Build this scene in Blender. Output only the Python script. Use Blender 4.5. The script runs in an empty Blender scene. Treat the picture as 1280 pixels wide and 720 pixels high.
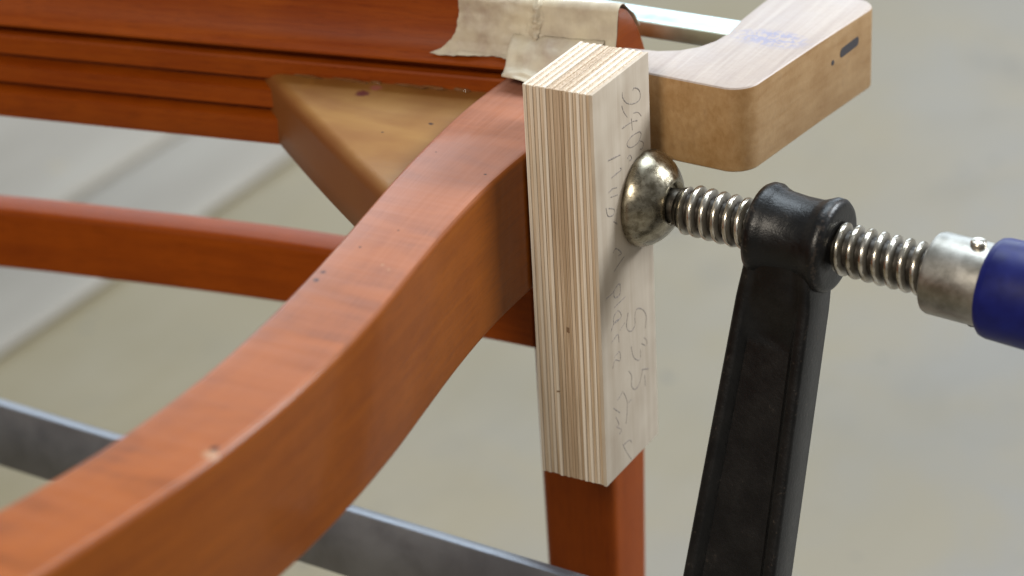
import bpy, bmesh, math, random
from mathutils import Vector, Matrix, noise

S = bpy.context.scene
COL = S.collection
random.seed(7)

# ------------------------------------------------------------------ camera
FPX = 3048.5                                   # focal length in pixels of the 1280 px wide photograph
CAM = Vector((0.341, -0.5791, 0.280))
_yaw, _pit, _rol = 0.5419, 0.4781, -0.0569
_r = Vector((math.cos(_yaw), math.sin(_yaw), 0)); _fh = Vector((-math.sin(_yaw), math.cos(_yaw), 0))
FWD = _fh * math.cos(_pit) + Vector((0, 0, -math.sin(_pit)))
_u = _fh * math.sin(_pit) + Vector((0, 0, math.cos(_pit)))
RGT = _r * math.cos(_rol) + _u * math.sin(_rol)
UPV = -_r * math.sin(_rol) + _u * math.cos(_rol)
cd = bpy.data.cameras.new('camera'); cam = bpy.data.objects.new('camera', cd); COL.objects.link(cam)
cam.matrix_world = Matrix(((RGT.x, UPV.x, -FWD.x, CAM.x), (RGT.y, UPV.y, -FWD.y, CAM.y), (RGT.z, UPV.z, -FWD.z, CAM.z), (0, 0, 0, 1)))
cd.sensor_width = 36; cd.lens = FPX * 36 / 1280; cd.clip_start = 0.02; cd.clip_end = 60
cd.dof.use_dof = True; cd.dof.focus_distance = 0.742; cd.dof.aperture_fstop = 8.5
S.camera = cam

# ------------------------------------------------------------------ light
W = bpy.data.worlds.new('World'); S.world = W; W.use_nodes = True
W.node_tree.nodes['Background'].inputs[0].default_value = (0.95, 0.94, 0.93, 1)
W.node_tree.nodes['Background'].inputs[1].default_value = 0.27

def area(name, loc, target, sx, sy, power, color):
    l = bpy.data.lights.new(name, 'AREA'); l.shape = 'RECTANGLE'; l.size = sx; l.size_y = sy; l.energy = power; l.color = color
    o = bpy.data.objects.new(name, l); COL.objects.link(o); o.location = loc
    o.rotation_euler = (Vector(target) - Vector(loc)).to_track_quat('-Z', 'Y').to_euler()
    return o
# tall shop window beyond the chair, its light coming over the work towards the camera
area('window_light', (-1.5, 2.9, 0.85), (0, 0, -0.1), 3.0, 1.1, 48, (0.74, 0.87, 1.0))
# wide area light added overhead, unseen, to brighten the far side of the work
area('added_top_light', (-0.05, 0.62, 1.05), (0, 0.05, -0.05), 0.9, 0.6, 16.5, (0.80, 0.91, 1.0))
# window on the right-hand wall
area('side_window_light', (1.95, 2.1, 1.55), (0, 0, -0.1), 1.0, 1.0, 140, (0.90, 0.95, 1.0))
# warm room light from the shop behind the camera
area('room_light', (0.17, -1.68, 1.28), (0, 0, 0), 0.5, 0.4, 32, (1.0, 0.90, 0.76))
S.view_settings.view_transform = 'Standard'; S.view_settings.look = 'None'
S.view_settings.exposure = 0.0; S.view_settings.gamma = 1.0; S.view_settings.use_curve_mapping = False

# ------------------------------------------------------------------ helpers
def ray(x, y): return RGT * ((x - 640) / FPX) + UPV * ((360 - y) / FPX) + FWD
def atx(x, y, X): d = ray(x, y); return CAM + d * ((X - CAM.x) / d.x)
def atz(x, y, z): d = ray(x, y); return CAM + d * ((z - CAM.z) / d.z)

def lerp(a, b, t): return a + (b - a) * t
def interp(xs, ys, x):
    """smooth (Catmull-Rom style) interpolation through sample points, linear outside"""
    n = len(xs)
    m = []
    for i in range(n):
        if i == 0: m.append((ys[1] - ys[0]) / (xs[1] - xs[0]))
        elif i == n - 1: m.append((ys[-1] - ys[-2]) / (xs[-1] - xs[-2]))
        else: m.append((ys[i + 1] - ys[i - 1]) / (xs[i + 1] - xs[i - 1]))
    if x <= xs[0]: return ys[0] + m[0] * (x - xs[0])
    if x >= xs[-1]: return ys[-1] + m[-1] * (x - xs[-1])
    for i in range(n - 1):
        if x <= xs[i + 1]:
            h = xs[i + 1] - xs[i]; t = (x - xs[i]) / h
            return ((2*t**3 - 3*t**2 + 1) * ys[i] + (t**3 - 2*t**2 + t) * h * m[i] + (-2*t**3 + 3*t**2) * ys[i + 1] + (t**3 - t**2) * h * m[i + 1])

def link(name, me, mat, parent=None, smooth=True, angle=35):
    o = bpy.data.objects.new(name, me); COL.objects.link(o)
    if mat is not None and not me.materials: me.materials.append(mat)
    if parent is not None: o.parent = parent
    if smooth:
        bm = bmesh.new(); bm.from_mesh(me)
        bmesh.ops.recalc_face_normals(bm, faces=bm.faces)
        for f in bm.faces: f.smooth = True
        a = math.radians(angle)
        for e in bm.edges:
            if len(e.link_faces) == 2: e.smooth = e.calc_face_angle(0) < a
        bm.to_mesh(me); bm.free()
    return o

def mesh(name, v, f, uv=None):
    me = bpy.data.meshes.new(name); me.from_pydata([tuple(p) for p in v], [], f); me.update()
    if uv is not None:
        L = me.uv_layers.new(name='UVMap')
        for poly in me.polygons:
            for k, li in enumerate(poly.loop_indices): L.data[li].uv = uv[poly.index][k]
    return me

def loft(name, rings, mat, parent=None, caps=True, angle=35, closed=True):
    """skin of successive rings of 3-D points; UV = metres along / metres around"""
    n = len(rings[0]); v = [p for r in rings for p in r]; f = []; uv = []
    us = [0.0]
    for i in range(1, len(rings)):
        a = sum((Vector(p) for p in rings[i - 1]), Vector()) / n; b = sum((Vector(p) for p in rings[i]), Vector()) / n
        us.append(us[-1] + (b - a).length)
    vs = [0.0]
    for j in range(n): vs.append(vs[-1] + (Vector(rings[0][(j + 1) % n]) - Vector(rings[0][j])).length)
    for i in range(len(rings) - 1):
        for j in range(n if closed else n - 1):
            k = (j + 1) % n
            f.append((i * n + j, i * n + k, (i + 1) * n + k, (i + 1) * n + j))
            uv.append(((us[i], vs[j]), (us[i], vs[j + 1]), (us[i + 1], vs[j + 1]), (us[i + 1], vs[j])))
    if caps:
        for i in (0, len(rings) - 1):
            f.append(tuple(i * n + j for j in range(n)))
            o = Vector(rings[i][0]); uv.append(tuple(((Vector(rings[i][j]) - o).x * 0.2, (Vector(rings[i][j]) - o).z) for j in range(n)))
    return link(name, mesh(name, v, f, uv), mat, parent, angle=angle)

def rrect(x0, x1, z0, z1, r, seg=4):
    """rounded rectangle outline, counter-clockwise, in 2-D"""
    out = []
    for cx, cz, a0 in ((x1 - r, z1 - r, 0), (x0 + r, z1 - r, 90), (x0 + r, z0 + r, 180), (x1 - r, z0 + r, 270)):
        for k in range(seg + 1):
            a = math.radians(a0 + 90 * k / seg); out.append((cx + r * math.cos(a), cz + r * math.sin(a)))
    return out

def lathe(name, prof, origin, axis, mat, parent=None, seg=48, angle=35, side=None):
    ax = Vector(axis).normalized(); s = Vector((0, 0, 1)) if side is None else side
    e1 = (s - ax * s.dot(ax)).normalized(); e2 = ax.cross(e1)
    rings = [[Vector(origin) + ax * a + (e1 * math.cos(2 * math.pi * k / seg) + e2 * math.sin(2 * math.pi * k / seg)) * max(r, 1e-5) for k in range(seg)] for a, r in prof]
    return loft(name, rings, mat, parent, True, angle)

def extrude(name, outline, z0, z1, mat, parent=None, bevel=0.001, angle=30, seg=3):
    bm = bmesh.new()
    vb = [bm.verts.new((p[0], p[1], z0)) for p in outline]
    fb = bm.faces.new(vb)
    r = bmesh.ops.extrude_face_region(bm, geom=[fb])
    for e in r['geom']:
        if isinstance(e, bmesh.types.BMVert): e.co.z = z1
    bmesh.ops.recalc_face_normals(bm, faces=bm.faces)
    if bevel:
        ed = [e for e in bm.edges if e.calc_face_angle(0) > math.radians(50)]
        bmesh.ops.bevel(bm, geom=ed, offset=bevel, segments=seg, profile=0.5, affect='EDGES', clamp_overlap=True)
    me = bpy.data.meshes.new(name); bm.to_mesh(me); bm.free()
    return link(name, me, mat, parent, angle=angle)

def box(name, lo, hi, mat, parent=None, bevel=0.0004):
    return extrude(name, [(lo[0], lo[1]), (hi[0], lo[1]), (hi[0], hi[1]), (lo[0], hi[1])], lo[2], hi[2], mat, parent, bevel)

def tag(o, label, cat, group=None, kind=None):
    if label: o['label'] = label
    if cat: o['category'] = cat
    if group: o['group'] = group
    if kind: o['kind'] = kind
    return o

def empty(name, loc=(0, 0, 0)):
    o = bpy.data.objects.new(name, None); COL.objects.link(o); o.empty_display_size = 0.02
    return o

def tube(name, strokes, rad, mat, parent):
    """pencil strokes: flat-ish poly-line tubes joined into one mesh of writing"""
    v, f = [], []
    for st in strokes:
        pts = [Vector(p) for p in st]
        base = len(v)
        for i, p in enumerate(pts):
            t = (pts[min(i + 1, len(pts) - 1)] - pts[max(i - 1, 0)]).normalized()
            nx = Vector((1, 0, 0)); s = t.cross(nx).normalized()
            w = rad * (0.65 + 0.5 * random.random())
            for a, b in ((1, 0), (0, 0.35), (-1, 0), (0, -0.35)): v.append(p + s * a * w + nx * b * w)
        for i in range(len(pts) - 1):
            for j in range(4):
                k = (j + 1) % 4; f.append((base + i*4 + j, base + i*4 + k, base + i*4 + 4 + k, base + i*4 + 4 + j))
    return link(name, mesh(name, v, f), mat, parent)

# ------------------------------------------------------------------ materials
class NT:
    def __init__(s, name):
        s.m = bpy.data.materials.new(name); s.m.use_nodes = True; s.t = s.m.node_tree; s.b = s.t.nodes['Principled BSDF']
    def n(s, typ, **kw):
        x = s.t.nodes.new(typ)
        for k, v in kw.items():
            if k.startswith('i_'):
                key = k[2:]; key = int(key) if key.isdigit() else key.replace('_', ' ')
                x.inputs[key].default_value = v
            else: setattr(x, k, v)
        return x
    def l(s, a, b): s.t.links.new(a, b)
    def coords(s, kind, scale, rot=(0, 0, 0)):
        c = s.n('ShaderNodeTexCoord'); m = s.n('ShaderNodeMapping'); m.inputs['Scale'].default_value = scale; m.inputs['Rotation'].default_value = rot
        s.l(c.outputs[kind], m.inputs['Vector']); return m.outputs[0]
    def noise(s, vec, scale=1, detail=4, rough=0.55, dist=0):
        x = s.n('ShaderNodeTexNoise'); x.inputs['Scale'].default_value = scale; x.inputs['Detail'].default_value = detail
        x.inputs['Roughness'].default_value = rough; x.inputs['Distortion'].default_value = dist
        s.l(vec, x.inputs['Vector']); return x.outputs['Fac']
    def ramp(s, fac, stops):
        r = s.n('ShaderNodeValToRGB'); e = r.color_ramp.elements
        while len(e) < len(stops): e.new(0.5)
        for i, (p, c) in enumerate(stops): e[i].position = p; e[i].color = (*c, 1) if len(c) == 3 else c
        s.l(fac, r.inputs[0]); return r.outputs[0]
    def mix(s, fac, a, b, mode='MIX'):
        x = s.n('ShaderNodeMix', data_type='RGBA', blend_type=mode)
        for val, sock in ((fac, x.inputs[0]), (a, x.inputs[6]), (b, x.inputs[7])):
            if hasattr(val, 'is_linked') or isinstance(val, bpy.types.NodeSocket): s.l(val, sock)
            elif isinstance(val, (int, float)): sock.default_value = val
            else: sock.default_value = (*val, 1)
        return x.outputs[2]
    def math(s, op, a, b=0.5, c=None, clamp=False):
        x = s.n('ShaderNodeMath', operation=op); x.use_clamp = clamp
        for val, sock in zip((a, b, c), x.inputs):
            if val is None: continue
            if isinstance(val, bpy.types.NodeSocket): s.l(val, sock)
            else: sock.default_value = val
        return x.outputs[0]
    def bump(s, h, strength=0.3, dist=0.0003):
        x = s.n('ShaderNodeBump'); x.inputs['Strength'].default_value = strength; x.inputs['Distance'].default_value = dist
        s.l(h, x.inputs['Height']); s.l(x.outputs[0], s.b.inputs['Normal'])
    def set(s, **kw):
        for k, v in kw.items():
            sock = s.b.inputs[k.replace('_', ' ')]
            if isinstance(v, bpy.types.NodeSocket): s.l(v, sock)
            elif isinstance(v, tuple): sock.default_value = (*v, 1)
            else: sock.default_value = v
    def spots(s, col, pts):
        """small wear marks of their own colour at fixed places on the object"""
        c = s.n('ShaderNodeTexCoord').outputs['Object']
        nz = s.noise(c, 900, 2)
        for p, r, color in pts:
            d = s.n('ShaderNodeVectorMath', operation='DISTANCE'); s.l(c, d.inputs[0]); d.inputs[1].default_value = p
            dd = s.math('MULTIPLY_ADD', nz, r * 1.3, d.outputs['Value'])
            k = s.math('SUBTRACT', 1.0, s.math('DIVIDE', dd, r * 1.65), clamp=True)
            k = s.math('MULTIPLY', k, 4.0, clamp=True)
            col = s.mix(k, col, color)
        return col

def stained_wood(name, dark, light, rough=0.36, band=0.0, spots=(), coat=0.12, pores=0.35, spec=0.4):
    t = NT(name)
    g = t.coords('UV', (26, 700, 1)); fine = t.noise(g, 1, 5, 0.6, 0.3)
    g2 = t.coords('UV', (9, 120, 1)); broad = t.noise(g2, 1, 3, 0.5, 0.6)
    g3 = t.coords('UV', (120, 2600, 1)); pore = t.noise(g3, 1, 2, 0.5)
    mot = t.noise(t.coords('Object', (1, 1, 1)), 38, 3)
    f = t.math('ADD', t.math('MULTIPLY', fine, 0.5), t.math('MULTIPLY', broad, 0.5))
    f = t.math('ADD', t.math('MULTIPLY', f, 0.72), t.math('MULTIPLY', mot, 0.28))
    col = t.ramp(f, [(0.36, dark), (0.62, light)])
    pm = t.math('MULTIPLY', t.math('LESS_THAN', pore, 0.40), pores)
    col = t.mix(pm, col, tuple(x * 0.55 for x in dark))
    h = t.math('ADD', t.math('MULTIPLY', pore, 0.4), t.math('MULTIPLY', mot, 0.6))
    rg = t.math('MULTIPLY_ADD', fine, 0.18, rough - 0.07)
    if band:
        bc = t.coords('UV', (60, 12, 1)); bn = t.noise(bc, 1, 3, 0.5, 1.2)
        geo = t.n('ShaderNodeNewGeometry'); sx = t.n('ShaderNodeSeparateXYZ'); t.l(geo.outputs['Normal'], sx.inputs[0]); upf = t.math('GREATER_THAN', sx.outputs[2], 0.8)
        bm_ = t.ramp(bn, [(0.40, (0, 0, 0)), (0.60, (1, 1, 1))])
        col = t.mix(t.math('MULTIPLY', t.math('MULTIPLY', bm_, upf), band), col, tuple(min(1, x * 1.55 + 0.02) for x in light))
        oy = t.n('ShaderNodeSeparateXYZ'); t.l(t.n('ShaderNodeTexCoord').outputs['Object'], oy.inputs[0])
        sc = t.math('MULTIPLY_ADD', oy.outputs[1], 4.2, 0.86, clamp=True)                       # pale sheen put into the top colour, growing towards the clamped joint
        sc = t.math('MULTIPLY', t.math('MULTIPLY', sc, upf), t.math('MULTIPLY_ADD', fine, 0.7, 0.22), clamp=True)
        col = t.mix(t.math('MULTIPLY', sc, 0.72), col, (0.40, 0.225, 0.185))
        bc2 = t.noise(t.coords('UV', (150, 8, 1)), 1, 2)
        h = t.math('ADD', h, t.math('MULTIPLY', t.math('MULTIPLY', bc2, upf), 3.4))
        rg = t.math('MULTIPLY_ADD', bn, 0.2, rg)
    if spots: col = t.spots(col, spots)
    t.set(Base_Color=col, Roughness=rg, Coat_Weight=coat, Coat_Roughness=0.13, Specular_IOR_Level=spec)
    t.bump(h, 0.22, 0.0004)
    return t.m

ZR = -0.0235                                    # top of the side rail (origin: upper corner of the plywood block)
DK = (0.03, 0.008, 0.004); PALE = (0.33, 0.18, 0.10)
side_spots = [(atz(x, y, ZR), r, c) for x, y, r, c in (
    (498, 288, .0005, DK), (450, 309, .0006, DK), (607, 218, .0006, DK), (263, 568, .0026, PALE), (268, 561, .0013, DK),
    (478, 331, .0006, PALE), (486, 337, .0005, PALE), (395, 350, .0011, DK), (404, 340, .0009, DK), (545, 190, .0004, DK))]
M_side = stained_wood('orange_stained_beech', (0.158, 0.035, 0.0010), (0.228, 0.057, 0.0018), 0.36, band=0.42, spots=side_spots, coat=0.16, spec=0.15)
M_wood = stained_wood('orange_stained_wood', (0.17, 0.029, 0.0008), (0.245, 0.047, 0.0012), 0.45, coat=0.0, spec=0.13)
M_rail = stained_wood('reddish_stained_wood', (0.165, 0.026, 0.0008), (0.24, 0.048, 0.0012), 0.42, coat=0.04, spec=0.2)

t = NT('glued_block_wood')
c = t.coords('Object', (14, 60, 60), (0, 0, 0.35)); n1 = t.noise(c, 1, 4, 0.5, 0.4); n2 = t.noise(t.coords('Object', (1, 1, 1)), 34, 3)
col = t.ramp(t.math('ADD', t.math('MULTIPLY', n1, 0.5), t.math('MULTIPLY', n2, 0.5)), [(0.36, (0.18, 0.068, 0.010)), (0.60, (0.265, 0.132, 0.030))])
vc = t.n('ShaderNodeVertexColor'); vc.layer_name = 'stain'
col = t.mix(t.math('MULTIPLY', vc.outputs['Color'], 0.9), col, (0.165, 0.050, 0.007))
col = t.spots(col, [(atz(x, y, -.03), r, c_) for x, y, r, c_ in ((539, 155, .0010, DK), (478, 165, .0005, DK), (453, 117, .0028, (0.09, 0.012, 0.008)), (470, 110, .0024, (0.30, 0.10, 0.07)))])
t.set(Base_Color=col, Roughness=0.5, Coat_Weight=0.12, Coat_Roughness=0.35); t.bump(n2, 0.15, 0.0008); M_block = t.m

t = NT('dried_glue')
t.set(Base_Color=(0.24, 0.10, 0.03), Roughness=0.1, Coat_Weight=0.6); t.b.inputs['Transmission Weight'].default_value = 0.35; M_glue = t.m

def ply_mat(name, dark, light, sx, sy, sz, lo=0.38, hi=0.62):
    t = NT(name)
    oi = t.n('ShaderNodeObjectInfo')
    tc = t.n('ShaderNodeTexCoord'); mp = t.n('ShaderNodeMapping'); mp.inputs['Scale'].default_value = (sx, sy, sz)
    off = t.n('ShaderNodeCombineXYZ'); t.l(t.math('MULTIPLY', oi.outputs['Random'], 37.0), off.inputs[2]); t.l(t.math('MULTIPLY', oi.outputs['Random'], 91.0), off.inputs[1])
    t.l(tc.outputs['Object'], mp.inputs['Vector']); t.l(off.outputs[0], mp.inputs['Location'])
    a = t.noise(mp.outputs[0], 1, 5, 0.65, 0.2)
    col = t.ramp(a, [(lo, dark), (hi, light)])
    col = t.mix(t.math('MULTIPLY', oi.outputs['Random'], 0.3), col, dark)
    t.set(Base_Color=col, Roughness=0.6, Specular_IOR_Level=0.4); t.bump(a, 0.5, 0.0004)
    return t.m
M_plyA = ply_mat('birch_veneer_long_grain', (0.50, 0.41, 0.30), (0.78, 0.72, 0.63), 2600, 2600, 16)
M_plyC = ply_mat('birch_veneer_brown_core', (0.29, 0.195, 0.11), (0.55, 0.43, 0.31), 2600, 900, 22)
M_plyB = ply_mat('birch_veneer_end_grain', (0.38, 0.275, 0.175), (0.66, 0.55, 0.42), 2200, 900, 26)
t = NT('glue_line'); t.set(Base_Color=(0.16, 0.095, 0.05), Roughness=0.7); M_glueline = t.m
t = NT('birch_face_veneer')
a = t.noise(t.coords('Object', (1, 260, 12)), 1, 4, 0.6, 0.4); b = t.noise(t.coords('Object', (1, 1, 1)), 45, 3)
t.set(Base_Color=t.ramp(t.math('ADD', t.math('MULTIPLY', a, 0.45), t.math('MULTIPLY', b, 0.55)), [(0.35, (0.37, 0.30, 0.225)), (0.65, (0.50, 0.43, 0.34))]), Roughness=0.6, Specular_IOR_Level=0.3)
t.bump(a, 0.3, 0.0003); M_face = t.m
t = NT('pencil_graphite')
gn = t.noise(t.coords('Object', (1, 1, 1)), 1400, 2)
t.set(Base_Color=t.ramp(gn, [(0.35, (0.15, 0.13, 0.115)), (0.70, (0.38, 0.32, 0.26))]), Roughness=0.5); M_pencil = t.m

t = NT('masking_tape')
a = t.noise(t.coords('Object', (1, 1, 1)), 60, 4, 0.6); b = t.noise(t.coords('Object', (1, 1, 1)), 900, 2)
crepe = t.noise(t.coords('UV', (900, 90, 1)), 1, 3)
col = t.ramp(a, [(0.34, (0.31, 0.245, 0.19)), (0.50, (0.43, 0.375, 0.285)), (0.66, (0.52, 0.465, 0.345))])
t.set(Base_Color=col, Roughness=0.55, Subsurface_Weight=0.0)
t.bump(t.math('ADD', crepe, t.math('MULTIPLY', b, 0.5)), 0.4, 0.0003); M_tape = t.m

def metal(name, dark, light, rough, scale=220, bump=0.15, dirt=0.0, metallic=1.0):
    t = NT(name)
    a = t.noise(t.coords('Object', (1, 1, 1)), scale, 5, 0.65, 0.3); b = t.noise(t.coords('Object', (1, 1, 1)), scale * 6, 3)
    col = t.ramp(a, [(0.36, dark), (0.62, light)])
    t.set(Base_Color=col, Metallic=metallic, Roughness=t.math('MULTIPLY_ADD', a, 0.3, rough - 0.14))
    t.bump(t.math('ADD', a, t.math('MULTIPLY', b, 0.4)), bump, 0.0005)
    return t.m
M_pad = metal('worn_zinc_steel', (0.17, 0.145, 0.10), (0.38, 0.345, 0.265), 0.27, 330, 0.12)
t = NT('greasy_thread_steel')
a = t.noise(t.coords('Object', (1, 1, 1)), 160, 5, 0.65, 0.3)
vc = t.n('ShaderNodeVertexColor'); vc.layer_name = 'grease'
g_ = t.math('MULTIPLY', vc.outputs['Color'], t.math('MULTIPLY_ADD', a, 0.9, 0.6), clamp=True)      # dirty grease packed between the threads
t.set(Base_Color=t.mix(g_, t.ramp(a, [(0.36, (0.34, 0.30, 0.23)), (0.62, (0.70, 0.67, 0.60))]), (0.022, 0.017, 0.011)), Metallic=t.math('SUBTRACT', 1.0, t.math('MULTIPLY', g_, 0.6)), Roughness=t.math('MULTIPLY_ADD', g_, 0.2, 0.24))
t.bump(a, 0.1, 0.0005); M_screw = t.m
M_neck = metal('dark_oily_steel', (0.05, 0.045, 0.04), (0.16, 0.145, 0.12), 0.4, 200)
M_ferrule = metal('brushed_ferrule_steel', (0.25, 0.24, 0.21), (0.42, 0.405, 0.37), 0.42, 130, 0.12)
M_bar = metal('dull_clamp_rail_steel', (0.215, 0.222, 0.238), (0.26, 0.268, 0.285), 0.44, 45, 0.12)
M_bar2 = metal('pale_galvanised_bar', (0.46, 0.60, 0.60), (0.58, 0.72, 0.72), 0.36, 60, 0.06)

t = NT('black_cast_iron_paint')
a = t.noise(t.coords('Object', (1, 1, 1)), 95, 5, 0.7); b = t.noise(t.coords('Object', (1, 1, 1)), 750, 3, 0.7)
col = t.ramp(a, [(0.40, (0.002, 0.002, 0.0023)), (0.62, (0.005, 0.0048, 0.0048)), (0.78, (0.018, 0.016, 0.014))])
wear = t.math('GREATER_THAN', t.math('ADD', t.math('MULTIPLY', a, 0.6), t.math('MULTIPLY', b, 0.4)), 0.625)
geo = t.n('ShaderNodeNewGeometry'); pt = t.math('GREATER_THAN', t.math('MULTIPLY_ADD', b, 0.10, geo.outputs['Pointiness']), 0.605)
col = t.mix(t.math('MULTIPLY', wear, 0.5), col, (0.030, 0.024, 0.019)); col = t.mix(t.math('MULTIPLY', pt, 0.35), col, (0.06, 0.045, 0.035))
t.set(Base_Color=col, Roughness=t.math('MULTIPLY_ADD', a, 0.30, 0.22), Specular_IOR_Level=0.34)
t.bump(t.math('ADD', a, t.math('MULTIPLY', b, 0.4)), 0.4, 0.0007); M_black = t.m

t = NT('blue_handle_plastic')
a = t.noise(t.coords('Object', (1, 1, 1)), 160, 4)
t.set(Base_Color=t.ramp(a, [(0.35, (0.003, 0.005, 0.075)), (0.7, (0.005, 0.009, 0.115))]), Roughness=t.math('MULTIPLY_ADD', a, 0.3, 0.28), Specular_IOR_Level=0.25); t.bump(a, 0.08, 0.0006); M_blue = t.m

t = NT('hornbeam_jaw_wood')
g = t.noise(t.coords('Object', (480, 22, 300)), 1, 5, 0.6, 0.3); d = t.noise(t.coords('Object', (1, 1, 1)), 70, 5, 0.65); q = t.noise(t.coords('Object', (1, 1, 1)), 420, 3, 0.6)
col = t.ramp(t.math('ADD', t.math('MULTIPLY', g, 0.45), t.math('MULTIPLY', d, 0.55)), [(0.36, (0.255, 0.135, 0.045)), (0.62, (0.36, 0.222, 0.100))])
grime = t.math('MULTIPLY', t.math('SUBTRACT', t.math('ADD', t.math('MULTIPLY', d, 0.5), t.math('MULTIPLY', q, 0.5)), 0.54, clamp=True), 4.0, clamp=True)
col = t.mix(t.math('MULTIPLY', grime, 0.5), col, (0.16, 0.085, 0.035))
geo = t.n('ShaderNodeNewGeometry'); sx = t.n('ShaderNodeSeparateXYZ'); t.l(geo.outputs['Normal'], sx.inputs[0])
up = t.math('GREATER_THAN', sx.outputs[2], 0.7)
col = t.mix(t.math('MULTIPLY', up, 0.62), col, t.ramp(g, [(0.3, (0.30, 0.275, 0.275)), (0.7, (0.40, 0.375, 0.37))]))   # upper face paler and greyer than the sides
# smudged blue ink stamp on the upper face: illegible rows of print
tc = t.n('ShaderNodeTexCoord'); sp = t.n('ShaderNodeSeparateXYZ'); t.l(tc.outputs['Object'], sp.inputs[0])
ex = t.math('POWER', t.math('DIVIDE', t.math('SUBTRACT', sp.outputs[0], 0.0410), 0.0150), 2.0)
ey = t.math('POWER', t.math('DIVIDE', t.math('SUBTRACT', sp.outputs[1], 0.0878), 0.0085), 2.0)
inside = t.math('SUBTRACT', 1.0, t.math('ADD', ex, ey), clamp=True); inside = t.math('MULTIPLY', inside, t.math('MULTIPLY_ADD', d, 4.0, -0.6), clamp=True)
prn = t.noise(t.coords('Object', (650, 420, 1)), 1, 3, 0.7); rows = t.noise(t.coords('Object', (90, 420, 1)), 1, 2)
ink = t.math('MULTIPLY', t.math('GREATER_THAN', t.math('ADD', t.math('MULTIPLY', prn, 0.6), t.math('MULTIPLY', rows, 0.4)), 0.50), inside)
col = t.mix(t.math('MULTIPLY', t.math('MULTIPLY', ink, up), 0.55), col, (0.12, 0.14, 0.30))
col = t.spots(col, [((0.0595, 0.0530, -0.0215), .0013, (0.10, 0.05, 0.02)), ((0.0578, 0.0570, -0.019), .0010, (0.62, 0.5, 0.36))])
t.set(Base_Color=col, Roughness=t.math('MULTIPLY_ADD', d, 0.25, 0.36)); t.bump(t.math('ADD', g, q), 0.25, 0.0004); M_jaw = t.m
t = NT('dark_iron_pin'); t.set(Base_Color=(0.05, 0.045, 0.05), Roughness=0.55, Specular_IOR_Level=0.3); M_pin = t.m

t = NT('pale_worn_floor')
a = t.noise(t.coords('Object', (1, 1, 1)), 2.6, 3, 0.5); b = t.noise(t.coords('Object', (1, 1, 1)), 16, 4, 0.6); s1 = t.noise(t.coords('Object', (70, 6, 1)), 1, 3)
f = t.math('ADD', t.math('MULTIPLY', a, 0.55), t.math('ADD', t.math('MULTIPLY', b, 0.25), t.math('MULTIPLY', s1, 0.2)))
col = t.ramp(f, [(0.36, (0.196, 0.160, 0.088)), (0.60, (0.226, 0.192, 0.124))])
fx = t.n('ShaderNodeSeparateXYZ'); t.l(t.n('ShaderNodeTexCoord').outputs['Object'], fx.inputs[0])
greyed = t.math('ADD', t.math('MULTIPLY_ADD', a, 0.8, -0.4), t.math('ADD', t.math('MULTIPLY', fx.outputs[0], 1.9), 0.92), clamp=True)     # yellower on the left, turning unevenly to grey on the right
col = t.mix(greyed, col, t.ramp(t.noise(t.coords('Object', (1, 1, 1)), 7, 4, 0.6, 0.5), [(0.36, (0.228, 0.200, 0.150)), (0.50, (0.216, 0.198, 0.168)), (0.64, (0.200, 0.194, 0.184))]))
sm = t.math('MULTIPLY', t.math('SUBTRACT', t.noise(t.coords('Object', (1, 1, 1)), 11, 5, 0.65, 0.8), 0.55, clamp=True), 3.0, clamp=True)
col = t.mix(t.math('MULTIPLY', sm, 0.4), col, (0.115, 0.106, 0.090))
sp = t.math('GREATER_THAN', t.noise(t.coords('Object', (1, 1, 1)), 21, 2), 0.70); col = t.mix(t.math('MULTIPLY', sp, 0.45), col, (0.105, 0.10, 0.092))
t.set(Base_Color=col, Roughness=0.6, Specular_IOR_Level=0.28); M_floor = t.m
t = NT('whitewashed_board')
a = t.noise(t.coords('Object', (16, 2.5, 4)), 1, 4)
col = t.ramp(a, [(0.35, (0.215, 0.192, 0.157)), (0.65, (0.272, 0.248, 0.208))])
col = t.spots(col, [(atz(70, 196, -.428), .012, (0.28, 0.24, 0.17))])
t.set(Base_Color=col, Roughness=0.6, Specular_IOR_Level=0.3); M_board = t.m

# ------------------------------------------------------------------ floor
ZF = -0.45
fl = link('workshop_floor', mesh('workshop_floor', [(-6, -6, ZF), (6, -6, ZF), (6, 6, ZF), (-6, 6, ZF)], [(0, 1, 2, 3)]), M_floor, smooth=False); fl['kind'] = 'structure'
bd = box('whitewashed_sheet', (-1.9, -0.5, ZF), (-0.730, 2.2, ZF + 0.014), M_board, None, 0.005)
tag(bd, 'whitewashed board with a dark knot lying on the floor under the chair', 'board')
bd2 = box('pale_batten', (-0.727, -0.5, ZF), (-0.633, 2.2, ZF + 0.008), M_board, None, 0.005)
tag(bd2, 'narrow whitewashed batten lying against the edge of the wide board', 'batten')

# ------------------------------------------------------------------ chair
chair = tag(empty('chair'), 'orange stained wooden chair frame with serpentine side rail, being glued at its corner', 'chair')

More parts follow.
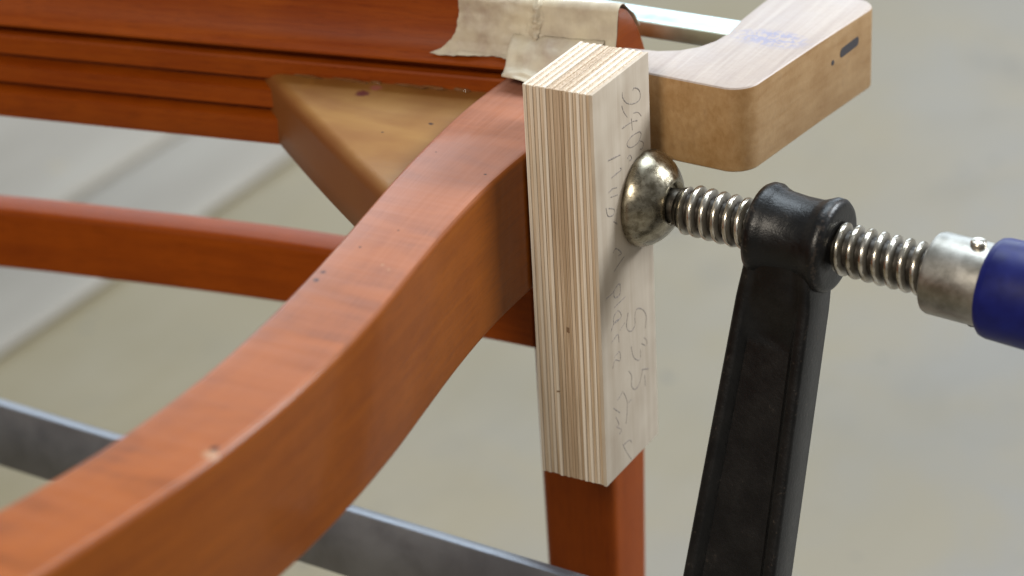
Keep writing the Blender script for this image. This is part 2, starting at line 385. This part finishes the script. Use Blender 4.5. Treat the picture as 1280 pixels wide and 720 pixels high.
# serpentine side rail -------------------------------------------------
YL = [-0.50, -0.40, -0.32, -0.25, -0.2, -0.175, -0.15, -0.125, -0.1, -0.075, -0.05, -0.025, 0, 0.025, 0.05]
XL = [-0.0340, -0.0335, -0.0305, -0.0212, -0.0126, -0.0106, -0.0106, -0.0125, -0.0158, -0.0201, -0.0250, -0.0298, -0.0336, -0.0362, -0.0368]
YRr = list(YL)
XRr = [-0.0020, -0.0018, 0.0012, 0.0096, 0.0161, 0.0176, 0.0175, 0.0156, 0.0123, 0.0078, 0.0035, 0.0004, -0.0008, -0.0006, -0.0005]
def side_rail(name, flip=False, parent=chair):
    rings = []
    N = 110
    for i in range(N + 1):
        y = lerp(0.0545, -0.47, i / N)
        xl, xr = interp(YL, XL, y), interp(YRr, XRr, y)
        ring = [(px, y, pz) for px, pz in rrect(xl, xr, -0.0705, ZR, 0.0021, 5)]
        if flip: ring = [(-0.44 - px, py - 0.079, pz) for px, py, pz in ring]
        rings.append(ring)
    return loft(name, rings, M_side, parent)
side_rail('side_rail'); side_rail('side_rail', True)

# moulded back rail ----------------------------------------------------
def yref(x): return 0.0562 + 0.178 * x + 0.03 * x * (x + 0.22)
FRONT = [(-0.0088, 0.0000), (-0.0081, -0.0050), (-0.0069, -0.0100), (-0.0054, -0.0140), (-0.0036, -0.0168), (-0.0016, -0.0182),
         (-0.0004, -0.0187), (0.0004, -0.0193), (0.0004, -0.0201), (-0.0022, -0.0210), (-0.0062, -0.0226), (-0.0066, -0.0243)]
LOWER = [(-0.0034, -0.0251), (-0.0028, -0.0258), (-0.0026, -0.0318), (-0.0031, -0.0323), (-0.0056, -0.0325), (-0.0060, -0.0331), (-0.0056, -0.0341), (-0.0004, -0.0346), (0.0006, -0.0351),
         (0.0008, -0.0410), (0.0003, -0.0416), (-0.0024, -0.0418), (-0.0028, -0.0424), (-0.0024, -0.0434), (0.0028, -0.0438), (0.0038, -0.0443), (0.0040, -0.0526), (0.0036, -0.0534)]
BACK = [(-0.0295, -0.0534), (-0.0301, -0.0524), (-0.0300, -0.0420), (-0.0293, -0.0330), (-0.0276, -0.0250), (-0.0250, -0.0178), (-0.0216, -0.0112), (-0.0178, -0.0058), (-0.0140, -0.0020), (-0.0108, -0.0002)]
PROF = FRONT + LOWER + BACK
rings = [[(x, yref(x) - n, z) for n, z in PROF] for x in [lerp(-0.0012, -0.438, i / 70) for i in range(71)]]
loft('back_rail', rings, M_rail, chair, angle=28)

# legs -----------------------------------------------------------------
def leg(x0, x1, y0, y1, ztop, taper, parent=chair):
    rings = []
    for i in range(25):
        k = i / 24; z = lerp(ztop, ZF, k); s = taper * k
        a, b, c_, d_ = x0 + s * 0.12 * (x1 - x0), x1 - s * 0.05 * (x1 - x0), y0 + s * 0.05 * (y1 - y0), y1 - s * 0.4 * (y1 - y0)
        rings.append([(px, py, z) for px, py in rrect(a, b, c_, d_, 0.0042, 5)])
    return loft('leg', rings, M_wood, parent)
leg(-0.0312, -0.0007, 0.0478, 0.0800, -0.0536, 1.0)
leg(-0.4393, -0.4088, -0.0310, 0.0010, -0.0536, 1.0)
leg(-0.0275, 0.0005, -0.499, -0.471, -0.0235, 1.0)
leg(-0.4405, -0.4125, -0.578, -0.550, -0.0235, 1.0)
# front rail between the front legs
rings = [[(x, yy + (x + 0.0275) * 0.2 - 0.485, zz) for yy, zz in rrect(-0.011, 0.011, -0.070, -0.024, 0.0016)] for x in [lerp(-0.0277, -0.4123, i / 20) for i in range(21)]]
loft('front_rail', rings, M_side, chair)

# bowed stretcher ------------------------------------------------------
SX = [-0.44, -0.34, -0.2428, -0.2184, -0.1293, -0.0487, -0.030]; SY = [-0.022, -0.001, 0.0212, 0.0262, 0.0412, 0.0478, 0.0487]
rings = []
for i in range(61):
    x = lerp(-0.0296, -0.4105, i / 60); y = interp(SX, SY, x)
    th = 0.0145 if x > -0.4 else 0.0145
    rings.append([(x, yy + y, zz) for yy, zz in rrect(0, th, -0.1222, -0.0978, 0.0022, 4)])
loft('stretcher', rings, M_wood, chair)

# corner block ---------------------------------------------------------
def corner_block():
    A = Vector((-0.1345, 0.0470)); B = Vector((-0.0200, -0.0377)); Cc = Vector((-0.0240, 0.0565))
    d = (B - A).normalized(); nrm = Vector((d.y, -d.x))            # outward from the hypotenuse
    if nrm.dot(Cc - A) > 0: nrm = -nrm
    prof = []                                                      # (outward offset, z, stain)
    r = 0.0045
    prof.append((-0.012, -0.0300, 0.0))
    for k in range(9):
        a = math.radians(90 - 90 * k / 8); prof.append((-r + r * math.cos(a), -0.0300 - r + r * math.sin(a), min(1, 0.12 + 1.5 * (k / 8) ** 1.3)))
    prof += [(0.0, -0.045, 0.95), (0.0003, -0.0526, 0.95), (-0.0008, -0.0536, 0.95)]
    v, st, f = [], [], []
    N = 30
    for i in range(N + 1):
        t_ = i / N; p = A.lerp(B, t_)
        lobe = 0.0016 * math.sin(t_ * 3.1) - 0.004 * max(0, 0.10 - t_) * 10 * 0.5
        for o, z, s in prof:
            q = p + nrm * (o + lobe); e = max(0.0, 1 - t_ * 9)
            v.append((q.x, q.y, z - 0.0012 * e)); st.append(max(s, e))
    n = len(prof)
    for i in range(N):
        for j in range(n - 1): f.append((i * n + j, i * n + j + 1, (i + 1) * n + j + 1, (i + 1) * n + j))
    # flat top and bottom back to the corner, subdivided so that the stain can fade along the joint
    rows = 10; start = len(v)
    for r_ in range(1, rows + 1):
        for i in range(N + 1):
            p = Vector(v[i * n][:2]); tgt = A.lerp(Cc, i / N) if False else Vector((lerp(A.x + 0.004, Cc.x, i / N), 0))
            tgt = Vector((lerp(A.x, Cc.x, i / N), yref(lerp(A.x, Cc.x, i / N)) + 0.0035))
            q = p.lerp(tgt, r_ / rows); v.append((q.x, q.y, -0.0300 + 0.0003 * noise.noise(Vector((q.x * 60, q.y * 60, 2)))))
            st.append(0.5 if r_ == rows else (0.25 if r_ == rows - 1 else max(0.0, 0.9 - i / N * 14)))
    def idx(r_, i): return i * n if r_ == 0 else start + (r_ - 1) * (N + 1) + i
    for r_ in range(rows):
        for i in range(N): f.append((idx(r_, i), idx(r_, i + 1), idx(r_ + 1, i + 1), idx(r_ + 1, i)))
    bs = len(v)
    v += [(Cc.x, Cc.y, -0.0536)]; st.append(0.9)
    for i in range(N): f.append((i * n + n - 1, bs, (i + 1) * n + n - 1))
    me = mesh('corner_block', v, f)
    ca = me.color_attributes.new('stain', 'FLOAT_COLOR', 'POINT')
    for i, s in enumerate(st): ca.data[i].color = (s, s, s, 1)
    return link('corner_block', me, M_block, chair, angle=60)
blk = corner_block()
def blob(name, c, sx, sy, sz, mat, parent, seed):
    bm = bmesh.new(); bmesh.ops.create_icosphere(bm, subdivisions=3, radius=1)
    for vv in bm.verts:
        k = 1 + 0.45 * noise.noise(vv.co * 1.6 + Vector((seed, seed * 2, 0)))
        vv.co = Vector((vv.co.x * sx * k, vv.co.y * sy * k, vv.co.z * sz * k)) + Vector(c)
    me = bpy.data.meshes.new(name); bm.to_mesh(me); bm.free(); return link(name, me, mat, parent, angle=80)
for k, (x, y, sx, sz) in enumerate(((466, 106, .0022, .0005), (536, 114, .0046, .0004), (571, 117, .0030, .0006), (425, 105, .0080, .0003), (505, 111, .0070, .0003), (375, 101, .0060, .0003))):
    p = atz(x, y, -0.0298); blob('glue_bead', (p.x, yref(p.x) + 0.0024, -0.0297), sx, 0.0010, sz, M_glue, blk, k * 3.1)

# ------------------------------------------------------------------ masking tape on the rail end
def front_pt(s):
    """point (n, z) at length s along the front profile from the top edge down"""
    P = [(-0.0218, -0.0112), (-0.0179, -0.0056), (-0.0108, 0.0001)] + FRONT; acc = 0
    for a, b in zip(P, P[1:]):
        L = math.hypot(b[0] - a[0], b[1] - a[1])
        if s <= acc + L or b is P[-1]:
            k = min(1, (s - acc) / L); dn, dz = (b[0] - a[0]) / L, (b[1] - a[1]) / L
            return a[0] + (b[0] - a[0]) * k, a[1] + (b[1] - a[1]) * k, -dz, dn
        acc += L
def tape(name, label, xa, xb, s0, s1, lift, wr, seed, ns=60, nx=90, fn=None):
    """strip of tape laid over the rail front: xa(s), xb(s) give its torn ends, s0..s1 its height on the profile"""
    v, f, uv = [], [], []
    for i in range(nx + 1):
        for j in range(ns + 1):
            u, w = i / nx, j / ns
            e = s1(u) if callable(s1) else s1
            s = lerp(s0, e, w)
            if fn: p = fn(u, w)
            else:
                x = lerp(xa(w), xb(w), u); n, z, nn, nz = front_pt(s)
                h = lift + wr * (noise.noise(Vector((x * 130 + seed, s * 160, seed))) + 0.5 * noise.noise(Vector((x * 420, s * 300, seed * 2)))) + wr * 0.9
                cr = math.exp(-((x + 0.0275 + 0.0016 * noise.noise(Vector((s * 320, 4, seed)))) / 0.0011) ** 2)     # crumpled crease where the two pieces meet
                h += cr * (0.0011 + 0.0016 * noise.noise(Vector((x * 900, s * 700, 3 + seed))))
                p = Vector((x, yref(x) - (n + nn * h), z + nz * h))
            v.append(p)
    for i in range(nx):
        for j in range(ns):
            a = i * (ns + 1) + j; f.append((a, a + ns + 1, a + ns + 2, a + 1))
            uv.append(tuple(((q // (ns + 1)) / nx * 0.05, (q % (ns + 1)) / ns * 0.03) for q in (a, a + ns + 1, a + ns + 2, a + 1)))
    o = link(name, mesh(name, v, f, uv), M_tape, None, angle=75)
    md = o.modifiers.new('thickness', 'SOLIDIFY'); md.thickness = 0.00016; md.offset = 1
    return tag(o, label, 'tape', 'masking tape on the back rail')
rn = lambda k, a: a * (noise.noise(Vector((k * 7.0, 3.3, a * 1000))) + 0.5 * noise.noise(Vector((k * 23.0, 1.1, 5))))
# left piece: its torn edge hangs straight and sweeps outwards at the bead
def xa_left(w): return -0.0562 + 0.002 * math.sin(w * 3) - 0.0060 * max(0, (w - 0.62) / 0.38) ** 2 + rn(w, 0.0005)
tape('masking_tape', 'torn wrinkled masking tape whose ragged left edge flares over the moulding', xa_left, lambda w: -0.0260 + rn(w + 9, 0.0012), 0.0085, lambda u: 0.0379 + 0.0012 * math.sin(u * 9) * u - 0.0016 * max(0, u - 0.35) + rn(u, 0.0006), 0.0003, 0.0007, 4.0)
tape('masking_tape', 'smooth strip of masking tape wrapped round the end of the back rail', lambda w: -0.0310 + rn(w + 4, 0.0015), lambda w: -0.0009, 0.0003, 0.0400, 0.0008, 0.00035, 11.0)
def flap(u, w):
    # tape folded forward from the rail on to the end of the side rail; front lip lifted
    x = lerp(-0.0350, -0.0045, u) + 0.003 * w
    n0 = 0.0002 - 0.006 * (1 - w) ** 2 + 0.0115 * w * (0.55 + 0.45 * (1 - abs(u - 0.55)))
    z = -0.0105 - 0.0085 * min(1, w * 1.7) ** 1.3 - 0.0016 * max(0, w - 0.6) / 0.4 + 0.0010 * math.sin(u * 7 + 1) * w
    k = 0.0009 * noise.noise(Vector((u * 6, w * 5, 8)))
    return Vector((x, yref(x) - n0 - k, z + k + 0.0008))
tape('masking_tape', 'small flap of masking tape folded forward over the top of the side rail', None, None, 0, 1, 0, 0, 2.0, 24, 36, flap)

# ------------------------------------------------------------------ plywood block
PT, PW, PH = 0.0235, 0.0366, 0.135
ply = tag(empty('plywood_block'), 'upright birch plywood block with pencil writing, pressed against the side rail', 'wood block')
NP = 21; th = PT / NP
voids = {10: [(-0.0810, 0.0010)], 6: [(-0.104, 0.0004)]}
for k in range(NP):
    x0, x1 = k * th, (k + 1) * th - 0.00012
    face = (k == NP - 1)
    end = (k % 2 == 1) or k == 10
    m = M_face if face else ((M_plyC if 6 <= k <= 13 else M_plyB) if end else (M_plyB if k in (8, 12) else M_plyA))
    o1, o2, o3 = (random.uniform(-0.00016, 0.00016) for _ in range(3))
    rec = 0.00012 if end else 0.0
    if face: x1 = PT
    lo = (x0, o1 + rec, -PH + o2); hi = (x1, PW + o3, -rec * 2.2 + random.uniform(-0.0001, 0.00005))
    if k in voids:
        zs = [hi[2]]
        for zc, hz in voids[k]: zs += [zc + hz, zc - hz]
        zs.append(lo[2])
        bm = bmesh.new()
        for a in range(0, len(zs), 2):
            for y0, y1, za, zb in [(lo[1], hi[1], zs[a + 1], zs[a])]:
                r = bmesh.ops.create_cube(bm, size=1)
                for vv in r['verts']: vv.co = Vector((lerp(x0, x1, vv.co.x + .5), lerp(y0, y1, vv.co.y + .5), lerp(za, zb, vv.co.z + .5)))
        for a in range(1, len(zs) - 1, 2):
            r = bmesh.ops.create_cube(bm, size=1)
            for vv in r['verts']: vv.co = Vector((lerp(x0, x1, vv.co.x + .5), lerp(lo[1] + 0.004, hi[1], vv.co.y + .5), lerp(zs[a + 1], zs[a], vv.co.z + .5)))
        me = bpy.data.meshes.new('veneer_layer'); bm.to_mesh(me); bm.free(); link('veneer_layer', me, m, ply)
    else:
        box('veneer_layer', lo, hi, m, ply, 0.0001)
    if k < NP - 1:
        pass
# glue between the layers, slightly recessed, as one core
box('glue_line', (0.0005, 0.00035, -PH + 0.0003), (PT - 0.0006, PW - 0.0004, -0.0005), M_glueline, ply, 0)

def px(cx, cy, sc, pts): return [atx(cx + a / sc, cy + b / sc, PT + 0.00001) for a, b in pts]
def smooth_poly(pts, k=4):
    out = []
    for i in range(len(pts) - 1):
        p0, p1, p2, p3 = pts[max(i - 1, 0)], pts[i], pts[i + 1], pts[min(i + 2, len(pts) - 1)]
        for s in range(k):
            t_ = s / k
            out.append(tuple(0.5 * (2*b + (c_ - a) * t_ + (2*a - 5*b + 4*c_ - d_) * t_**2 + (3*b - a - 3*c_ + d_) * t_**3) for a, b, c_, d_ in zip(p0, p1, p2, p3)))
    out.append(pts[-1]); return out
WR = []
def W_(cx, cy, sc, *strokes):
    for s in strokes: WR.append(px(cx, cy, sc, smooth_poly(s)))
W_(745, 80, 7.2, [(330, 240), (345, 215), (385, 230), (400, 280), (385, 330), (330, 358), (275, 350), (240, 300), (238, 255)], [(232, 375), (250, 430), (282, 478)],
   [(338, 442), (378, 434), (408, 468)], [(372, 508), (320, 522), (235, 580)], [(318, 490), (328, 595)])
W_(740, 90, 6, [(360, 445), (300, 480), (262, 540), (290, 566), (345, 530), (368, 470), (360, 445)], [(362, 515), (385, 530), (380, 570), (360, 580)], [(266, 650), (285, 622), (298, 650), (280, 665)],
   [(120, 665), (165, 645), (212, 620)])
W_(745, 170, 6, [(90, 185), (130, 165), (182, 143)], [(115, 315), (150, 285), (192, 250), (180, 240)], [(95, 425), (125, 395), (155, 388)], [(110, 460), (160, 440)], [(75, 540), (90, 600), (130, 592), (136, 550), (95, 543)], [(130, 640), (160, 660)])
W_(745, 290, 7.2, [(155, 190), (180, 150), (230, 190), (200, 215)], [(160, 362), (205, 290), (255, 220)], [(90, 602), (150, 550), (185, 490), (215, 468), (215, 560), (170, 592), (160, 540)], [(165, 682), (215, 630), (268, 578)])
W_(745, 370, 7.2, [(160, 260), (160, 190), (200, 130), (228, 185), (170, 245)], [(135, 325), (165, 240), (220, 200)], [(140, 422), (165, 385), (198, 345), (208, 420)], [(215, 310), (262, 240)],
   [(165, 555), (212, 500), (218, 580), (172, 578), (150, 655)],
   [(445, 290), (452, 180), (420, 120), (370, 115), (350, 170), (350, 260), (320, 315), (285, 305), (275, 250), (290, 150)],
   [(430, 372), (458, 400), (450, 445), (408, 425)], [(400, 480), (400, 560), (372, 576), (335, 540), (318, 455)], [(472, 652), (412, 662)])
W_(745, 460, 6, [(390, 8), (352, 12), (340, 60), (320, 130), (290, 160), (266, 130), (268, 60), (245, 22)], [(365, 50), (370, 132)],
   [(200, 175), (180, 215), (160, 242)], [(205, 180), (232, 240), (234, 330), (225, 420)], [(130, 300), (180, 335)], [(150, 370), (172, 420), (158, 442), (192, 462), (175, 498)], [(245, 260), (265, 235)], [(200, 570), (230, 630), (266, 682)], [(205, 580), (252, 540), (268, 560)])
tube('pencil_writing', WR, 0.00025, M_pencil, ply)

# ------------------------------------------------------------------ screw clamp
clamp = tag(empty('screw_clamp'), 'black iron screw clamp with steel spindle and blue handle pressing on the plywood block', 'clamp')
P0 = Vector((PT, 0.0298, -0.0460)); AX = Vector((1, -0.05, -0.036)).normalized()
PHI = math.radians(17)
down = Vector((0, 0, -1)); e_dn = (down - AX * down.dot(AX)).normalized(); e_fr = AX.cross(e_dn)
if e_fr.y > 0: e_fr = -e_fr                                          # towards the camera side
ARM = (e_dn * math.cos(PHI) + e_fr * math.sin(PHI)).normalized(); SID = (e_fr * math.cos(PHI) - e_dn * math.sin(PHI)).normalized()
def cl(a, d, s): return P0 + AX * a + ARM * d + SID * s             # along spindle, along arm, out of the arm's front face
# swivel pad: rim flat on the block, bell rising to the neck
pad_prof = [(0.0002, 0.0), (0.0002, 0.0148), (0.0008, 0.0154), (0.0018, 0.0155), (0.0034, 0.0151), (0.0052, 0.0142), (0.0070, 0.0130), (0.0086, 0.0115), (0.0099, 0.0098), (0.0107, 0.0084), (0.0111, 0.0078), (0.0112, 0.0070), (0.0106, 0.0062), (0.0092, 0.0056), (0.0092, 0.0)]
lathe('swivel_pad', pad_prof, P0, (1, 0, 0), M_pad, clamp, 64, 40)
lathe('spindle_neck', [(0.0093, 0.0), (0.0093, 0.0052), (0.0132, 0.0054), (0.0138, 0.0062), (0.0150, 0.0066), (0.0150, 0.0)], P0, AX, M_neck, clamp)
def spindle(a0, a1, R, depth, pitch):
    seg, per = 48, 18; gr = []
    N = int((a1 - a0) / pitch * per); rings = []
    e1 = ARM; e2 = AX.cross(e1)
    for i in range(N + 1):
        a = lerp(a0, a1, i / N); ring = []
        for k in range(seg):
            fr = (a / pitch - k / seg) % 1.0
            if fr < 0.36: h = 1.0 - 0.10 * abs(fr - 0.18) / 0.18
            elif fr < 0.50: h = 0.9 * (1 - (fr - 0.36) / 0.14)
            elif fr < 0.86: h = 0.0
            else: h = 0.9 * (fr - 0.86) / 0.14
            g = min(1, (a - a0) / 0.003, (a1 - a) / 0.002 + 0.01)
            r = R - depth * (1 - h * max(0, g)); an = 2 * math.pi * k / seg
            ring.append(P0 + AX * a + (e1 * math.cos(an) + e2 * math.sin(an)) * r); gr.append(1 - h)
        rings.append(ring)
    o = loft('spindle', rings, M_screw, clamp, angle=42)
    ca = o.data.color_attributes.new('grease', 'FLOAT_COLOR', 'POINT')
    for i, g in enumerate(gr): ca.data[i].color = (g, g, g, 1)
    return o
spindle(0.0140, 0.1010, 0.0081, 0.0024, 0.0041)
# arm: bored boss with rolled ends, tapering H-section leg down to the rail
B0, B1 = 0.0410, 0.0672
bp = [(B0, 0.0084), (B0, 0.0125), (B0 + 0.0006, 0.0138), (B0 + 0.0020, 0.0146), (B0 + 0.0038, 0.0146), (B0 + 0.0052, 0.0138), (B0 + 0.0075, 0.0131), (B0 + 0.0130, 0.0127), (B0 + 0.0185, 0.0128),
      (B1 - 0.0065, 0.0132), (B1 - 0.0048, 0.0139), (B1 - 0.0034, 0.0146), (B1 - 0.0016, 0.0145), (B1 - 0.0005, 0.0136), (B1, 0.0122), (B1, 0.0084)]
arm = None
def arm_mesh():
    rings = []
    for i in range(41):
        k = i / 40; d = lerp(0.004, 0.140, k)
        w0, w1 = lerp(B0 - 0.0006, B0 - 0.0042, k), lerp(B1 - 0.0030, B1 + 0.0024, k)
        if d < 0.02: q = 1 - d / 0.02; w0 += 0.002 * q; w1 -= 0.002 * q
        hd = lerp(0.0082, 0.0072, k) + 0.0030 * max(0, 1 - d / 0.022) ** 1.5
        rim, web = 0.0042, (0.0026 * min(1, max(0, (d - 0.018) / 0.012)))
        fr = [(w0, hd - 0.0012), (w0 + 0.0004, hd - 0.0004), (w0 + 0.0012, hd), (w0 + rim - 0.0008, hd), (w0 + rim, hd - 0.0005), (w0 + rim + 0.0016, hd - web), (w1 - rim - 0.0016, hd - web), (w1 - rim, hd - 0.0005), (w1 - rim + 0.0008, hd), (w1 - 0.0012, hd), (w1 - 0.0004, hd - 0.0004), (w1, hd - 0.0012)]
        ring = [cl(a, d, s) for a, s in fr] + [cl(a, d, -s) for a, s in reversed(fr)]
        rings.append(ring)
    return loft('jaw_arm', rings, M_black, clamp, angle=50)
arm = arm_mesh()
lathe('spindle_boss', bp, P0, AX, M_black, arm, 56, 50)
# collar gripping the rail at the foot of the arm
RD = 0.125                                                       # rail distance below the spindle
rings = [[cl(a, d, s) for a, d in rrect(B0 - 0.008, B1 + 0.005, RD - 0.006, RD + 0.036, 0.005)] for s in (-0.0105, 0.0105)]
loft('rail_collar', rings, M_black, arm)
# rail, a little out of parallel with the spindle as the arm tilts under load
RAX = Vector((1, -0.05, 0.010)).normalized(); RC = cl(0.0545, RD, 0)
r_dn = (ARM - RAX * ARM.dot(RAX)).normalized(); r_s = RAX.cross(r_dn)
rings = [[RC + RAX * (a - 0.0545) + r_dn * d + r_s * s for s, d in rrect(-0.0036, 0.0036, 0.0, 0.0235, 0.0007, 2)] for a in [lerp(0.12, -0.50, i / 90) for i in range(91)]]
rail = loft('rail', rings, M_bar, clamp)
# fixed jaw at the far end of the rail
rings = [[RC + RAX * (a - 0.0545) + r_dn * d + r_s * s for a, s in rrect(-0.503, -0.478, -0.008, 0.008, 0.003)] for d in [lerp(-RD - 0.012, 0.03, i / 15) for i in range(16)]]
loft('fixed_jaw', rings, M_black, clamp)
# ferrule, cross pin and handle
F0 = 0.0975
fer = lathe('ferrule', [(F0, 0.006), (F0, 0.0112), (F0 + 0.0005, 0.0120), (F0 + 0.0016, 0.0124), (F0 + 0.0200, 0.0124), (F0 + 0.0200, 0.006)], P0, AX, M_ferrule, clamp, 56)
pd = (SID * 0.35 - ARM).normalized()
for s in (1, -1):
    c0 = P0 + AX * (F0 + 0.0135)
    lathe('cross_pin', [(0.0115, 0.0024), (0.0134, 0.0024), (0.0140, 0.0019), (0.0143, 0.0)], c0, pd * s, M_pin if s < 0 else M_screw, fer, 20)
H0 = F0 + 0.0180
lathe('handle', [(H0, 0.0118), (H0, 0.0136), (H0 + 0.0010, 0.0146), (H0 + 0.0026, 0.0150), (H0 + 0.010, 0.0152), (H0 + 0.04, 0.0158), (H0 + 0.08, 0.0150), (H0 + 0.105, 0.0145), (H0 + 0.113, 0.0120), (H0 + 0.116, 0.006), (H0 + 0.116, 0.0)], P0, AX, M_blue, clamp, 56)

# ------------------------------------------------------------------ wooden cam clamp
camc = tag(empty('wooden_clamp'), 'pale wooden jaw clamp on a flat metal bar, squeezing the taped back rail end', 'clamp')
ZJ = -0.012
def arcp(cx, cy, r, a0, a1, n=7): return [(cx + r * math.cos(math.radians(lerp(a0, a1, k / (n - 1)))), cy + r * math.sin(math.radians(lerp(a0, a1, k / (n - 1))))) for k in range(n)]
out = [(0.0003, 0.0485)] + [(0.030, 0.0466)] + arcp(0.0438, 0.0545, 0.0088, -86, -3, 8) + [(0.0563, 0.090)] + arcp(0.0530, 0.1242, 0.0074, 2, 88, 7) + [(0.030, 0.1312), (0.0252, 0.128), (0.0250, 0.100)] + [(0.0262, 0.0880), (0.0252, 0.0800), (0.0225, 0.0735), (0.0180, 0.0685), (0.0120, 0.0655), (0.0003, 0.0640)]
jaw = extrude('jaw', out, ZJ - 0.0285, ZJ, M_jaw, camc, 0.0011, angle=28)
bar = box('bar', (-0.52, 0.0945, ZJ - 0.0095), (0.0350, 0.1068, ZJ - 0.0035), M_bar2, camc, 0.0006)
for x, y in ((0.0297, 0.1176), (0.0523, 0.1138)):
    lathe('pin', [(-0.004, 0.0016), (0.0001, 0.0016), (0.0003, 0.0012), (0.0003, 0.0)], (x, y, ZJ), (0, 0, 1), M_pin, jaw, 16)
# dark steel end of the pin and worn slot on the outer face
rings = [[(0.0563 + 0.1188 * (0.0205 + a) + xx, 0.1105 + a, -0.0206 + b + 0.06 * a) for a, b in rrect(-0.0060, 0.0060, -0.0016, 0.0016, 0.0014)] for xx in (-0.004, 0.0001)]
loft('slot', rings, M_pin, jaw)
lathe('pin', [(-0.003, 0.0009), (0.00045, 0.0009), (0.0005, 0.0)], (0.0571, 0.0998, -0.0222), (1, -0.118, 0), M_pin, jaw, 12)
box('fixed_jaw', (-0.55, -0.05, ZJ - 0.0305), (-0.515, 0.128, ZJ), M_jaw, camc, 0.003)
box('jaw_foot', (-0.5149, -0.05, ZJ - 0.0300), (-0.439, -0.025, ZJ - 0.0005), M_jaw, camc, 0.002)
